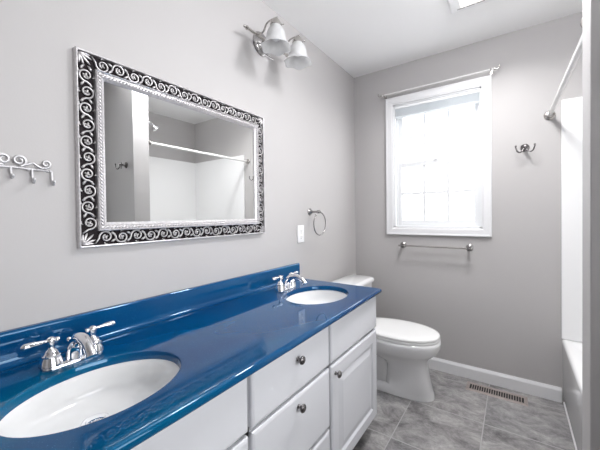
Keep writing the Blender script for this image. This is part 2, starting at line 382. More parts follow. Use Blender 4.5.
# shower arm and head on the partition
shw = thing('wall_shower', 'chrome shower head on a bent arm, seen inside the mirror above the rod', 'shower', (1.70, PY2, 2.125))
bm = bmesh.new(); lathe(bm, (1.70, PY2, 2.125), (0, 1, 0), [(0.03, 0), (0.03, 0.004), (0.018, 0.012), (0.012, 0.014)], 20); obj('escutcheon', bm, CHROME, shw, smooth=True, angle=40)
bm = bmesh.new(); tube(bm, smoothpath([(1.70, PY2+0.006, 2.125), (1.70, PY2+0.11, 2.1255), (1.70, PY2+0.19, 2.118), (1.70, PY2+0.225, 2.10)]), 0.011, 12); obj('arm', bm, CHROME, shw, smooth=True)
bm = bmesh.new(); lathe(bm, (1.70, PY2+0.22, 2.104), (0, 0.7, -0.7), [(0.011, 0), (0.014, 0.010), (0.015, 0.020), (0.026, 0.036), (0.033, 0.046), (0.033, 0.056), (0.028, 0.060), (0, 0.060)], 24); obj('spray_head', bm, CHROME, shw, smooth=True, angle=40)
# shower curtain rod
rod = thing('shower_curtain_rod', 'white shower curtain rod along the top of the bathtub opening', 'curtain rod', (1.36, YB, 1.838))
ry0, ry1 = PY2, YB
bm = bmesh.new(); cyl(bm, (1.384, ry0+0.006, 1.843), (1.361, ry1-0.006, 1.838), 0.0125, 20); obj('rod', bm, WMETAL, rod, smooth=True, angle=40)
for yy, s, xx, zz in ((YB, -1, 1.361, 1.838), (PY2, 1, 1.384, 1.843)):
    bm = bmesh.new(); lathe(bm, (xx, yy, zz), (0, s, 0), [(0.030, 0), (0.031, 0.004), (0.026, 0.010), (0.020, 0.012), (0.019, 0.026), (0.013, 0.028)], 24)
    obj('rod_flange', bm, SATIN, rod, smooth=True, angle=40)

# ================================================================== vanity
VX, VY0, VY1 = 0.535, 0.0, 1.615
vanity = thing('vanity_cabinet', 'long off-white double vanity cabinet under the blue countertop', 'vanity cabinet', (0.27, 0.8, 0))
bm = bmesh.new()
B(bm, 0.001, VY0, 0.095, VX, VY0+0.018, 0.781); B(bm, 0.001, VY1-0.018, 0.095, VX, VY1, 0.781)
B(bm, 0.001, VY0+0.018, 0.095, VX, VY1-0.018, 0.113); B(bm, 0.001, VY0+0.018, 0.113, 0.012, VY1-0.018, 0.781)
obj('carcass', bm, CAB, vanity)
bm = bmesh.new()
B(bm, VX-0.018, VY0+0.018, 0.113, VX, VY1-0.018, 0.135)
B(bm, VX-0.018, VY0+0.018, 0.745, VX, VY1-0.018, 0.781)
B(bm, VX-0.018, VY0+0.018, 0.572, VX, VY1-0.018, 0.60)
B(bm, VX-0.018, 0.60, 0.32, VX, 1.115, 0.35)
for y in (0.018, 0.60, 1.065, VY1-0.052): B(bm, VX-0.018, y, 0.135, VX, y+0.034 if y < 1.06 or y > 1.1 else y+0.05, 0.745)
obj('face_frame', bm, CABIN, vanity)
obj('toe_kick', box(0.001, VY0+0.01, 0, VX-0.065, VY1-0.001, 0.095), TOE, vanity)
def front(name, y0, y1, z0, z1, raised=False):
    FX = VX; t = 0.018; bm = bmesh.new()
    def ring(i, x): return [(x, y0+i, z0+i), (x, y1-i, z0+i), (x, y1-i, z1-i), (x, y0+i, z1-i)]
    rs = [ring(0, FX+0.0005), ring(0, FX+t-0.007), ring(0.002, FX+t-0.0035), ring(0.007, FX+t-0.001), ring(0.010, FX+t)]
    if raised:
        rs += [ring(0.058, FX+t), ring(0.062, FX+t-0.004), ring(0.067, FX+t-0.008), ring(0.073, FX+t-0.008), ring(0.100, FX+t-0.0015), ring(0.103, FX+t-0.0005)]
    rings(bm, rs)
    return obj(name, bm, CAB, vanity)
def knob(x, y, z, parent):
    bm = bmesh.new()
    lathe(bm, (x, y, z), (1, 0, 0), [(0.0075, 0), (0.0078, 0.002), (0.0052, 0.004), (0.0050, 0.011), (0.0075, 0.014), (0.0135, 0.0165), (0.0152, 0.019), (0.0150, 0.022), (0.012, 0.0255), (0.006, 0.0275), (0, 0.028)], 20)
    k = obj('knob', bm, PEWTER, parent, smooth=True, angle=60); k['label'] = 'dark pewter mushroom knob'
    return k
FX = VX+0.018
front('drawer_front', 1.096, 1.604, 0.600, 0.776)
front('drawer_front', 0.027, 0.616, 0.600, 0.776)
o = front('drawer', 0.632, 1.081, 0.600, 0.776); knob(FX, 0.857, 0.716, o)
o = front('drawer', 0.632, 1.081, 0.348, 0.587); knob(FX, 0.858, 0.548, o)
o = front('drawer', 0.632, 1.081, 0.112, 0.333); knob(FX, 0.858, 0.296, o)
o = front('door', 1.096, 1.604, 0.112, 0.587, True); knob(FX, 1.127, 0.549, o)
o = front('door', 0.325, 0.616, 0.112, 0.587, True); knob(FX, 0.354, 0.549, o)
o = front('door', 0.027, 0.319, 0.112, 0.587, True); knob(FX, 0.292, 0.549, o)

# countertop with two oval cut-outs and backsplash
ZT, ZU = 0.806, 0.782
SINKS = ((0.337, 0.329), (0.333, 1.343)); SA, SB = 0.155, 0.197
EY = 1.634
XF = [(-0.03, 0.585), (0.40, 0.589), (0.80, 0.586), (1.20, 0.580), (EY, 0.571)]       # slightly wandering front edge
ctop = thing('vanity_countertop', 'glossy deep blue cultured marble countertop with raised backsplash', 'countertop', (0.29, 0.8, ZU))
def outline(off, z):
    y1 = EY - off
    pts = [(0.001, -0.03, z)]
    for k, (y, x) in enumerate(XF):
        yy = min(y, y1)
        pts.append((x-off, yy, z))
    pts.append((0.001, y1, z)); return pts
bm = bmesh.new(); NE = 72
prof = [(0.004, ZU), (0.001, ZU+0.003), (0, ZU+0.007), (0, ZT-0.010), (0.0015, ZT-0.0055), (0.005, ZT-0.002), (0.010, ZT), (0.0112, ZT)]
vr = rings(bm, [outline(o_, z) for o_, z in prof], cap0=False, cap1=False)
edges = []
for i in range(len(vr[-1])): edges.append(bm.edges.get((vr[-1][i], vr[-1][(i+1) % len(vr[-1])])))
eb = [bm.edges.get((vr[0][i], vr[0][(i+1) % len(vr[0])])) for i in range(len(vr[0]))]
for cx, cy in SINKS:
    hr = []
    for e_, z in ((0.0012, ZT), (0.0, ZT), (-0.003, ZT-0.001), (-0.005, ZT-0.004), (-0.0055, ZU)):
        hr.append([(cx+(SA+e_)*math.cos(2*PI*i/NE), cy+(SB+e_)*math.sin(2*PI*i/NE), z) for i in range(NE)])
    hv = rings(bm, hr, cap0=False, cap1=False)
    edges += [bm.edges.get((hv[0][i], hv[0][(i+1) % NE])) for i in range(NE)]
    eb += [bm.edges.get((hv[-1][i], hv[-1][(i+1) % NE])) for i in range(NE)]
bmesh.ops.triangle_fill(bm, use_beauty=True, use_dissolve=False, edges=edges)
bmesh.ops.triangle_fill(bm, use_beauty=True, use_dissolve=False, edges=eb)
obj('slab', bm, BLUE, ctop, smooth=True, angle=35)
bm = bmesh.new()
pr = [(0.001, ZT-0.001), (0.040, ZT+0.0005), (0.031, ZT+0.002), (0.025, ZT+0.006), (0.021, ZT+0.013), (0.020, ZT+0.022), (0.020, 0.893), (0.019, 0.898), (0.015, 0.902), (0.001, 0.902)]
rings(bm, [[(x, y, z) for x, z in pr] for y in (-0.03, EY-0.002)])
obj('backsplash', bm, BLUE, ctop, smooth=True, angle=40)

def make_sink(cx, cy, label):
    t = thing('sink_basin', label, 'sink', (cx, cy, ZU), 'oval basins set in the vanity')
    bm = bmesh.new(); rs = []
    dx, dy = -0.056, 0.006
    P = [(1.10, 0.0), (0.985, -0.0005), (0.975, -0.004), (0.95, -0.018), (0.91, -0.036), (0.85, -0.055), (0.75, -0.071), (0.60, -0.083), (0.42, -0.0895), (0.25, -0.0925), (0.13, -0.094)]
    for s, z in P:
        k = min(1, max(0, -z/0.094))**1.2
        rs.append([(cx+dx*k+SA*s*math.cos(2*PI*i/64), cy+dy*k+SB*s*math.sin(2*PI*i/64)*(1 if s > 0.3 else SA/SB*0.9+0.1), ZU-0.0005+z) for i in range(64)])
    # outer skin, so the bowl has thickness
    outs = [[(cx+(x-cx)*1.03, cy+(y-cy)*1.03, z-0.008) for x, y, z in r] for r in rs[::-1]]
    rings(bm, rs+outs, cap0=False, cap1=False)
    o = obj('bowl', bm, BASIN, t, smooth=True, angle=50)
    dxp, dyp, dz = cx+dx, cy+dy, ZU-0.095
    bm = bmesh.new(); lathe(bm, (dxp, dyp, dz), (0, 0, 1), [(0.031, -0.002), (0.031, 0.003), (0.028, 0.0045), (0.023, 0.003), (0.0225, 0.0)], 28); dr = obj('drain_ring', bm, CHROME, t, smooth=True, angle=50)
    bm = bmesh.new(); lathe(bm, (dxp, dyp, dz), (0, 0, 1), [(0.020, -0.001), (0.021, 0.006), (0.020, 0.009), (0.012, 0.011), (0.004, 0.0115), (0, 0.0116)], 28); obj('stopper', bm, CHROME, dr, smooth=True, angle=50)
    return t
make_sink(*SINKS[0], 'large oval white sink basin nearest the left edge, drain visible')
make_sink(*SINKS[1], 'far oval white sink basin near the toilet end of the blue counter')

def make_faucet(cy, label):
    x0 = 0.128; z = ZT
    t = thing('faucet', label, 'faucet', (x0, cy, z), 'two-handle faucets on the vanity')
    # escutcheon plate
    bm = bmesh.new(); rs = []
    for e_, zz in ((0, 0.0003), (0, 0.005), (-0.002, 0.0075), (-0.007, 0.009)):
        ring = []
        hl, r = 0.051, 0.024+e_
        for k in range(17): a = -PI/2+PI*k/16; ring.append((x0+r*math.sin(a)*-1, cy+hl+r*math.cos(a), z+zz))
        for k in range(17): a = PI/2+PI*k/16; ring.append((x0+r*math.sin(a)*-1, cy-hl+r*math.cos(a), z+zz))
        rs.append(ring)
    rings(bm, rs); obj('base_plate', bm, CHROME, t, smooth=True, angle=50)
    for s in (-1, 1):
        hy = cy+s*0.051
        bm = bmesh.new()
        lathe(bm, (x0, hy, z+0.008), (0, 0, 1), [(0.0275, 0), (0.0265, 0.006), (0.0235, 0.018), (0.0215, 0.022), (0.0215, 0.024), (0.0215, 0.027), (0.0185, 0.029), (0.0165, 0.034), (0.012, 0.040), (0.0075, 0.044), (0.0065, 0.050), (0.0085, 0.053), (0.0095, 0.058), (0.0105, 0.064), (0.0105, 0.068), (0.008, 0.073), (0.004, 0.0755), (0, 0.076)], 28)
        h = obj('handle', bm, CHROME, t, smooth=True, angle=50)
        bm = bmesh.new(); zz = z+0.0735
        L_ = [(-0.020, 0.0035), (-0.017, 0.0062), (-0.012, 0.0060), (-0.008, 0.0035), (0, 0.0042), (0.012, 0.0040), (0.024, 0.0048), (0.036, 0.0066), (0.047, 0.0082), (0.055, 0.0086), (0.060, 0.0070), (0.063, 0.0040), (0.0645, 0.001)]
        tube(bm, [(x0, hy+s*d, zz+0.002*math.sin(max(0, d)/0.064*PI)) for d, r in L_], [r for d, r in L_], 14)
        obj('lever', bm, CHROME, h, smooth=True)
    # spout
    P = smoothpath([(x0+0.004, cy, z+0.009), (x0+0.006, cy, z+0.035), (x0+0.018, cy, z+0.056), (x0+0.044, cy, z+0.073), (x0+0.074, cy, z+0.077), (x0+0.102, cy, z+0.069), (x0+0.120, cy, z+0.053), (x0+0.127, cy, z+0.043)], 6)
    n = len(P); R = []
    for i in range(n):
        u = i/(n-1); R.append(0.0205-0.0075*min(1, u*1.5) + (0.0015 if u > 0.93 else 0))
    bm = bmesh.new(); tube(bm, P, R, 20); obj('spout', bm, CHROME, t, smooth=True, angle=60)
    bm = bmesh.new(); lathe(bm, (x0-0.030, cy, z+0.0005), (0, 0, 1), [(0.005, 0), (0.0045, 0.004), (0.0024, 0.006), (0.0022, 0.042), (0.004, 0.044), (0.0068, 0.049), (0.0072, 0.053), (0.005, 0.058), (0, 0.060)], 14)
    obj('lift_rod', bm, CHROME, t, smooth=True, angle=60)
    return t
make_faucet(SINKS[0][1]+0.010, 'chrome two-handle faucet behind the near sink, by the left edge')
make_faucet(SINKS[1][1]+0.001, 'chrome two-handle faucet behind the far sink, at the backsplash end')

# ================================================================== mirror
MY0, MY1, MZ0, MZ1 = 0.397, 1.298, 1.117, 1.767
mir = thing('wall_mirror', 'rectangular wall mirror in an ornate silver scrollwork frame above the counter', 'mirror', (0, (MY0+MY1)/2, MZ0))
def frame_ring(prof, i0=0.0):
    """prof: (inset from the outer edge, height off wall) swept round the rectangle with mitred corners"""
    bm = bmesh.new(); prof = prof + [prof[0]]
    rs = []
    for ins, x in prof:
        rs.append([(x, MY0+ins, MZ0+ins), (x, MY1-ins, MZ0+ins), (x, MY1-ins, MZ1-ins), (x, MY0+ins, MZ1-ins)])
    vs = [[bm.verts.new(p) for p in r] for r in rs[:-1]]; vs.append(vs[0])
    for a, b in zip(vs, vs[1:]):
        for i in range(4): bm.faces.new((a[i], a[(i+1) % 4], b[(i+1) % 4], b[i]))
    return bm
FW = 0.083
obj('frame_ground', frame_ring([(0.004, 0.001), (0.004, 0.010), (0.056, 0.010), (0.056, 0.001)]), DARKB, mir)
obj('outer_rim', frame_ring([(0.0, 0.0005), (0.0, 0.020), (0.001, 0.0225), (0.003, 0.0235), (0.0055, 0.0225), (0.0065, 0.020), (0.0065, 0.0005)]), SILVER2, mir)
obj('inner_molding', frame_ring([(0.054, 0.001), (0.054, 0.028), (0.057, 0.031), (0.060, 0.028), (0.061, 0.025), (0.071, 0.025), (0.073, 0.027), (FW-0.002, 0.021), (FW, 0.018), (FW, 0.001)]), SILVER2, mir)
obj('mirror_glass', box(0.0125, MY0+FW-0.001, MZ0+FW-0.001, 0.0165, MY1-FW+0.001, MZ1-FW+0.001), MIRR, mir)
# rope beads
bm = bmesh.new(); ri = 0.066
def rope(p0, p1):
    p0, p1 = Vector(p0), Vector(p1); L_ = (p1-p0).length; n = int(L_/0.0115); d = (p1-p0)/n; dn = d.normalized()
    side = Vector((1, 0, 0)).cross(dn)
    ax = (dn*0.8 + side*0.6).normalized(); bx = Vector((1, 0, 0)); cx_ = ax.cross(bx)
    for k in range(n+1):
        c = p0+d*k; rs = []
        for j in range(5):
            ph = PI*j/4; rr = max(math.sin(ph), 0.02)
            rs.append([c+ax*(0.0085*math.cos(ph))+bx*(0.0045*rr*math.cos(2*PI*i/6))+cx_*(0.0038*rr*math.sin(2*PI*i/6)) for i in range(6)])
        rings(bm, rs)
rope((0.027, MY0+ri, MZ0+ri), (0.027, MY0+ri, MZ1-ri)); rope((0.027, MY1-ri, MZ0+ri), (0.027, MY1-ri, MZ1-ri))
rope((0.027, MY0+ri, MZ0+ri), (0.027, MY1-ri, MZ0+ri)); rope((0.027, MY0+ri, MZ1-ri), (0.027, MY1-ri, MZ1-ri))
obj('rope_beading', bm, SILVER2, mir, smooth=True)
# scrollwork
bm = bmesh.new(); XS = 0.0165
def scroll_run(org, du, dv, L_, n):
    """org: start on the band's centre line, du along, dv across; alternate curls joined by an S vine"""
    org, du, dv = Vector(org), Vector(du), Vector(dv); st = L_/n
    def P(u, v, x=XS): return org+du*u+dv*v+Vector((x, 0, 0))
    for k in range(n):
        s = 1 if k % 2 == 0 else -1
        cu, cv = st*(k+0.5), s*0.0015; R0 = 0.0212
        pts = []
        # spiral curl, entered from the previous gap on side -s
        a0 = PI*1.05 if s > 0 else -PI*1.05
        for j in range(27):
            q = j/26; a = a0 + s*(-1)*q*2*PI*1.2; r = R0*(1-0.62*q)
            pts.append(P(cu+r*math.cos(a), cv+r*math.sin(a), XS+0.002*q))
        lead = [P(cu-st*0.62, -s*0.019), P(cu-st*0.52, -s*0.012), ]
        tube(bm, lead+pts, [0.0020, 0.0027]+[0.0033-0.0011*j/26 for j in range(27)], 6, flat=1.2, nrm=(1, 0, 0))
        # flower bud in the eye of the curl
        c = P(cu, cv); ball(bm, c, 0.0052, 6, (0.8, 1, 1))
        for m_ in range(4):
            a = m_*PI/2+0.4; ball(bm, P(cu+0.0062*math.cos(a), cv+0.0062*math.sin(a), XS-0.002), 0.0038, 5, (0.7, 1, 1))
        # leaves in the corners between curls
        for sv in (1, -1):
            u0 = cu+st*0.5; v0 = sv*0.0165
            tube(bm, [P(u0-0.009, v0-sv*0.001), P(u0-0.004, v0-sv*0.003), P(u0+0.002, v0-sv*0.007), P(u0+0.006, v0-sv*0.012)], [0.0016, 0.0044, 0.0038, 0.0012], 6, flat=0.7, nrm=(1, 0, 0))
        # little twig that ties the curl to the rim
        tube(bm, [P(cu+0.006, s*0.018), P(cu+0.010, s*0.0225), P(cu+0.017, s*0.0225)], [0.0022, 0.0026, 0.0010], 6, nrm=(1, 0, 0))
        tube(bm, [P(cu-0.004, -s*0.018), P(cu-0.002, -s*0.0225), P(cu+0.007, -s*0.0225)], [0.0020, 0.0024, 0.0010], 6, nrm=(1, 0, 0))
bc = 0.031; cl = 0.054
wL, hL = MY1-MY0-2*cl, MZ1-MZ0-2*cl
scroll_run((0, MY0+bc, MZ0+cl), (0, 0, 1), (0, 1, 0), hL, 10)
scroll_run((0, MY1-bc, MZ0+cl), (0, 0, 1), (0, -1, 0), hL, 10)
scroll_run((0, MY0+cl, MZ0+bc), (0, 1, 0), (0, 0, 1), wL, 15)
scroll_run((0, MY0+cl, MZ1-bc), (0, 1, 0), (0, 0, -1), wL, 15)
for cy, cz, sy2, sz2 in ((MY0, MZ0, 1, 1), (MY1, MZ0, -1, 1), (MY0, MZ1, 1, -1), (MY1, MZ1, -1, -1)):     # acanthus leaf in each corner
    for ang, ln in ((45, 0.046), (20, 0.040), (70, 0.040), (2, 0.034), (88, 0.034)):
        a = math.radians(ang); o0 = Vector((XS, cy+sy2*0.011, cz+sz2*0.011)); d = Vector((0, sy2*math.cos(a), sz2*math.sin(a)))
        tube(bm, [o0+d*ln*q for q in (0, 0.25, 0.55, 0.8, 1)], [0.002, 0.0034, 0.0046, 0.0036, 0.001], 6, flat=0.8, nrm=(1, 0, 0))
sc_ = obj('scrollwork', bm, SILVER, mir, smooth=True); sc_['label'] = 'raised antique silver vine scrolls over a dark ground'

# ================================================================== wall things, left wall
rack = thing('scroll_hook_rack', 'pewter scrollwork rack with hooks on the wall left of the mirror', 'hook rack', (0, 0.238, 1.36))
RC = 0.2385
bm = bmesh.new(); xr = 0.012
tube(bm, [(xr, RC-0.094, 1.3585), (xr, RC-0.05, 1.3605), (xr, RC, 1.3625), (xr, RC+0.05, 1.3605), (xr, RC+0.094, 1.3585)], 0.0030, 8)
for s in (-1, 1):
    # large curl
    P = []
    cyy, czz = RC+0.002+s*0.0165, 1.3825
    for j in range(34):
        q = j/33; a = -PI/2 + s*-1*0.25 + s*q*2*PI*1.45 if False else (-PI/2 + q*2*PI*1.5*(1)); r = 0.0165*(1-0.72*q)
        P.append((xr, cyy+s*r*math.cos(a), czz+r*math.sin(a)))
    tube(bm, P, [0.0040-0.0014*j/33 for j in range(34)], 8, nrm=(1, 0, 0))
    # S tail ending in a small curl
    cy2, cz2 = RC+s*0.0795, 1.3795
    tail = smoothpath([(xr, cyy+s*0.004, 1.3665), (xr, RC+s*0.034, 1.372), (xr, RC+s*0.048, 1.3785), (xr, RC+s*0.058, 1.372), (xr, RC+s*0.070, 1.3655)], 5)
    for j in range(24):
        q = j/23; a = -PI/2-0.3 + q*2*PI*1.25; r = 0.0125*(1-0.7*q); tail.append(Vector((xr, cy2+s*r*math.cos(a), cz2+r*math.sin(a))))
    tube(bm, tail, [0.0032]*len(tail), 8, nrm=(1, 0, 0))
    ball(bm, (xr, RC+s*0.089, 1.3585), 0.0042, 8)
obj('scroll_bar', bm, RACKM, rack, smooth=True)
for k in (-2, -1, 0, 1, 2):
    yy = RC+k*0.0465; zz = 1.3605-0.0012*abs(k); q = (0.70, 0.88, 0.93)[abs(k)]
    bm = bmesh.new(); P = smoothpath([(xr, yy, zz), (xr+0.001, yy, zz-0.020*q), (xr+0.003, yy, zz-0.034*q), (xr+0.008, yy, zz-0.043*q), (xr+0.015, yy, zz-0.043*q), (xr+0.019, yy, zz-0.035*q)], 5)
    tube(bm, P, 0.0034, 8); ball(bm, (xr+0.019, yy, zz-0.034*q), 0.0046, 8)
    obj('hook', bm, RACKM, rack, smooth=True)
for s in (-1, 1):
    bm = bmesh.new(); lathe(bm, (0, RC+s*0.040, 1.3605), (1, 0, 0), [(0.005, 0), (0.005, 0.010), (0.0035, 0.013), (0, 0.0135)], 10); obj('mounting_screw', bm, RACKM, rack, smooth=True, angle=40)

# sconce
scn = thing('vanity_light', 'two-shade nickel wall sconce mounted above the mirror near the ceiling', 'wall light', (0, 1.30, 2.19))
bm = bmesh.new(); lathe(bm, (0.0005, 1.305, 2.185), (1, 0, 0), [(0.066, 0), (0.066, 0.004), (0.063, 0.008), (0.059, 0.010), (0.055, 0.014), (0.050, 0.015), (0.044, 0.022), (0.030, 0.026), (0.018, 0.028), (0.015, 0.045), (0.012, 0.055)], 40)
obj('backplate', bm, NICKEL, scn, smooth=True, angle=35)
bm = bmesh.new(); B(bm, 0.001, 1.297, 2.130, 0.014, 1.405, 2.142)
obj('lower_trim_bar', bm, CHROME, scn, bevel=0.003)
bm = bmesh.new(); bx, bz = 0.062, 2.172
def prof_bar():
    P = [(0.001, 0), (0.006, 0.004), (0.008, 0.010), (0.0055, 0.017), (0.004, 0.021), (0.0105, 0.023), (0.0105, 0.029), (0.0075, 0.031), (0.0072, 0.036)]
    Lt = 0.385
    return P + [(0.0072, Lt-0.036)] + [(r, Lt-t) for r, t in P[::-1][1:]]
lathe(bm, (bx, 1.1075, bz), (0, 1, 0), prof_bar(), 16); obj('cross_bar', bm, SATIN, scn, smooth=True, angle=45)
for ya in (1.2, 1.39):
    bm = bmesh.new()
    P = smoothpath([(bx, ya, bz), (bx+0.028, ya, bz-0.010), (bx+0.052, ya, bz-0.004), (bx+0.064, ya, bz+0.016), (bx+0.080, ya, bz+0.030), (bx+0.108, ya, bz+0.034), (bx+0.142, ya, bz+0.032)], 6)
    tube(bm, P, [0.0046]*len(P), 10); ball(bm, P[-1], 0.0058, 8)
    arm = obj('arm', bm, SATIN, scn, smooth=True)
    xs = 0.196
    bm = bmesh.new(); lathe(bm, (xs, ya, 2.204), (0, 0, -1), [(0.004, 0), (0.016, 0.006), (0.021, 0.014), (0.023, 0.024), (0.029, 0.027), (0.0295, 0.038), (0.024, 0.040), (0.020, 0.036), (0.018, 0.02), (0.003, 0.01)], 24)
    fit = obj('shade_fitter', bm, SATIN, scn, smooth=True, angle=45)
    for q in range(3):
        a = 2*PI*q/3+0.5; bm2 = bmesh.new(); d = Vector((math.cos(a), math.sin(a), 0)); c = Vector((xs, ya, 2.204-0.032))
        cyl(bm2, c+d*0.027, c+d*0.037, 0.0018, 8); ball(bm2, c+d*0.038, 0.0034, 8); obj('thumb_screw', bm2, SATIN, fit, smooth=True, angle=45)
    bm = bmesh.new(); nn = 48; rs = []
    prf = [(0.0245, 0.036, 0), (0.030, 0.045, 0), (0.040, 0.060, 0), (0.0465, 0.078, 0), (0.049, 0.096, 0.01), (0.052, 0.112, 0.02), (0.060, 0.128, 0.05), (0.071, 0.141, 0.075), (0.076, 0.145, 0.085)]
    for sgn, seq in ((0, prf), (-0.003, prf[::-1])):
        for r, t, fl in seq:
            rs.append([(xs+(r+sgn)*(1+fl*0.7*math.cos(6*2*PI*i/nn))*math.cos(2*PI*i/nn), ya+(r+sgn)*(1+fl*0.7*math.cos(6*2*PI*i/nn))*math.sin(2*PI*i/nn), 2.204-t-fl*0.03*math.cos(6*2*PI*i/nn)) for i in range(nn)])
    rings(bm, rs, False, False)
    obj('glass_shade', bm, ALAB, scn, smooth=True)
    bm = bmesh.new(); lathe(bm, (xs, ya, 2.192), (0, 0, -1), [(0.012, 0), (0.012, 0.03), (0.014, 0.035), (0.022, 0.052), (0.027, 0.068), (0.027, 0.076), (0.022, 0.090), (0.010, 0.098), (0, 0.099)], 20)
    obj('bulb', bm, PLAST, scn, smooth=True, angle=60)

# outlet
ol = thing('wall_outlet', 'white duplex wall outlet between mirror and towel ring', 'outlet', (0, 1.673, 1.091))
obj('cover_plate', box(0.0003, 1.6355, 1.0335, 0.006, 1.7105, 1.1485), PLAST, ol, bevel=0.0025)
for zc in (1.113, 1.071):
    bm = bmesh.new(); rs = []
    for x, e_ in ((0.0058, 0), (0.0078, 0), (0.0085, -0.001)):
        rs.append([(x, 1.673+max(-0.0135, min(0.0135, (0.0165+e_)*math.cos(2*PI*i/24)*1.02)), zc+(0.0155+e_)*math.sin(2*PI*i/24)) for i in range(24)])
    rings(bm, rs, False, True); rc = obj('receptacle', bm, PLAST, ol, smooth=True, angle=40)
    bm = bmesh.new()
    B(bm, 0.0083, 1.6655, zc-0.002, 0.0088, 1.6675, zc+0.007); B(bm, 0.0083, 1.6785, zc-0.002, 0.0088, 1.6805, zc+0.006); cyl(bm, (0.0083, 1.673, zc-0.0085), (0.0088, 1.673, zc-0.0085), 0.0024, 10)
    obj('slots', bm, DARK, rc)
bm = bmesh.new(); lathe(bm, (0.0058, 1.673, 1.092), (1, 0, 0), [(0.0028, 0), (0.0026, 0.001), (0, 0.0013)], 10); obj('screw', bm, SATIN, ol)

# towel ring
tr = thing('towel_ring', 'open nickel towel ring on the left wall beyond the outlet', 'towel ring', (0, 1.790, 1.238))
bm = bmesh.new(); lathe(bm, (0, 1.790, 1.238), (1, 0, 0), [(0.025, 0), (0.025, 0.003), (0.020, 0.006), (0.016, 0.012), (0.010, 0.020), (0.0075, 0.035), (0.0075, 0.055), (0.010, 0.062), (0.0125, 0.070), (0.012, 0.080), (0.007, 0.087), (0, 0.088)], 22)
obj('post', bm, NICKEL, tr, smooth=True, angle=50)
bm = bmesh.new(); rc_ = Vector((0.078, 1.797, 1.156)); P = []
for j in range(49):
    a = math.radians(90 - 8 - j*(312/48)); P.append(rc_+Vector((0, 0.078*math.cos(a), 0.078*math.sin(a))))
P = [Vector((0.078, 1.792, 1.236))]+P
tube(bm, P, 0.0042, 10, nrm=(1, 0, 0)); ball(bm, P[-1], 0.0062, 10)
obj('ring', bm, NICKEL, tr, smooth=True)

# ================================================================== back wall things
cr = thing('window_curtain_rod', 'thin white curtain rod with curled ends across the top of the window casing', 'curtain rod', (0.667, YB-0.05, 2.202))
yr = YB-0.052; zr = 2.2015
bm = bmesh.new(); cyl(bm, (0.268, yr, zr), (1.066, yr, zr), 0.0052, 14); obj('rod', bm, WMETAL, cr, smooth=True, angle=45)
for s, xe in ((-1, 0.268), (1, 1.066)):
    bm = bmesh.new(); P = smoothpath([(xe, yr, zr), (xe+s*0.010, yr, zr-0.003), (xe+s*0.019, yr, zr-0.001), (xe+s*0.026, yr, zr+0.008), (xe+s*0.026, yr, zr+0.018)], 5)
    tube(bm, P, 0.0036, 8); ball(bm, P[-1], 0.005, 8); lathe(bm, (xe-s*0.006, yr, zr), (s, 0, 0), [(0.0085, 0), (0.0095, 0.005), (0.0085, 0.010)], 14)
    obj('curled_finial', bm, SATIN, cr, smooth=True, angle=50)
    bm = bmesh.new(); xb = xe-s*0.022
    B(bm, xb-0.006, YB-0.003, zr-0.014, xb+0.006, YB-0.0003, zr+0.012); cyl(bm, (xb, YB-0.002, zr-0.004), (xb, yr, zr-0.010), 0.003, 8)
    tube(bm, [(xb, yr-0.010, zr+0.004), (xb, yr-0.008, zr-0.006), (xb, yr, zr-0.0105), (xb, yr+0.008, zr-0.006)], 0.003, 8)
    obj('bracket', bm, SATIN, cr)

tb = thing('towel_bar', 'nickel towel bar on the wall under the window', 'towel bar', (0.667, YB, 0.962))
for xx in (0.425, 0.905):
    bm = bmesh.new(); lathe(bm, (xx, YB, 0.962), (0, -1, 0), [(0.026, 0), (0.026, 0.003), (0.021, 0.007), (0.014, 0.011), (0.009, 0.018), (0.008, 0.045), (0.012, 0.052), (0.013, 0.060), (0.010, 0.068), (0, 0.071)], 24)
    obj('post', bm, NICKEL, tb, smooth=True, angle=50)
bm = bmesh.new(); cyl(bm, (0.425, YB-0.058, 0.962), (0.905, YB-0.058, 0.962), 0.0068, 16)
for s, xe in ((-1, 0.425), (1, 0.905)): lathe(bm, (xe, YB-0.058, 0.962), (s, 0, 0), [(0.0068, 0.010), (0.0095, 0.014), (0.0085, 0.020), (0, 0.026)], 14)
obj('bar', bm, SATIN, tb, smooth=True, angle=45)

def robe_hook(c, d, side, label):
    """c: point on the wall, d: away from it, side: along it"""
    c, d, side = Vector(c), Vector(d), Vector(side); up = Vector((0, 0, 1))
    t = thing('robe_hook', label, 'robe hook', c, 'double robe hooks')
    bm = bmesh.new(); lathe(bm, c, d, [(0.026, 0), (0.026, 0.003), (0.021, 0.006), (0.019, 0.010), (0.012, 0.014), (0.009, 0.022), (0.0085, 0.036), (0.012, 0.042), (0.0135, 0.048), (0.010, 0.055), (0, 0.058)], 24)
    obj('rosette', bm, PEWTER, t, smooth=True, angle=45)
    for s in (-1, 1):
        P = smoothpath([c+d*0.044, c+d*0.048+side*s*0.012-up*0.022, c+d*0.054+side*s*0.026-up*0.036, c+d*0.060+side*s*0.042-up*0.028, c+d*0.064+side*s*0.050-up*0.004, c+d*0.062+side*s*0.050+up*0.006], 5)
        bm = bmesh.new(); tube(bm, P, 0.0042, 10); ball(bm, P[-1], 0.0062, 8); obj('prong', bm, PEWTER, t, smooth=True)
robe_hook((1.232, YB, 1.648), (0, -1, 0), (1, 0, 0), 'pewter double robe hook on the wall right of the window')
robe_hook((1.475, PY1, 1.645), (0, -1, 0), (1, 0, 0), 'pewter double robe hook on the shower partition, visible at the left inside the mirror')

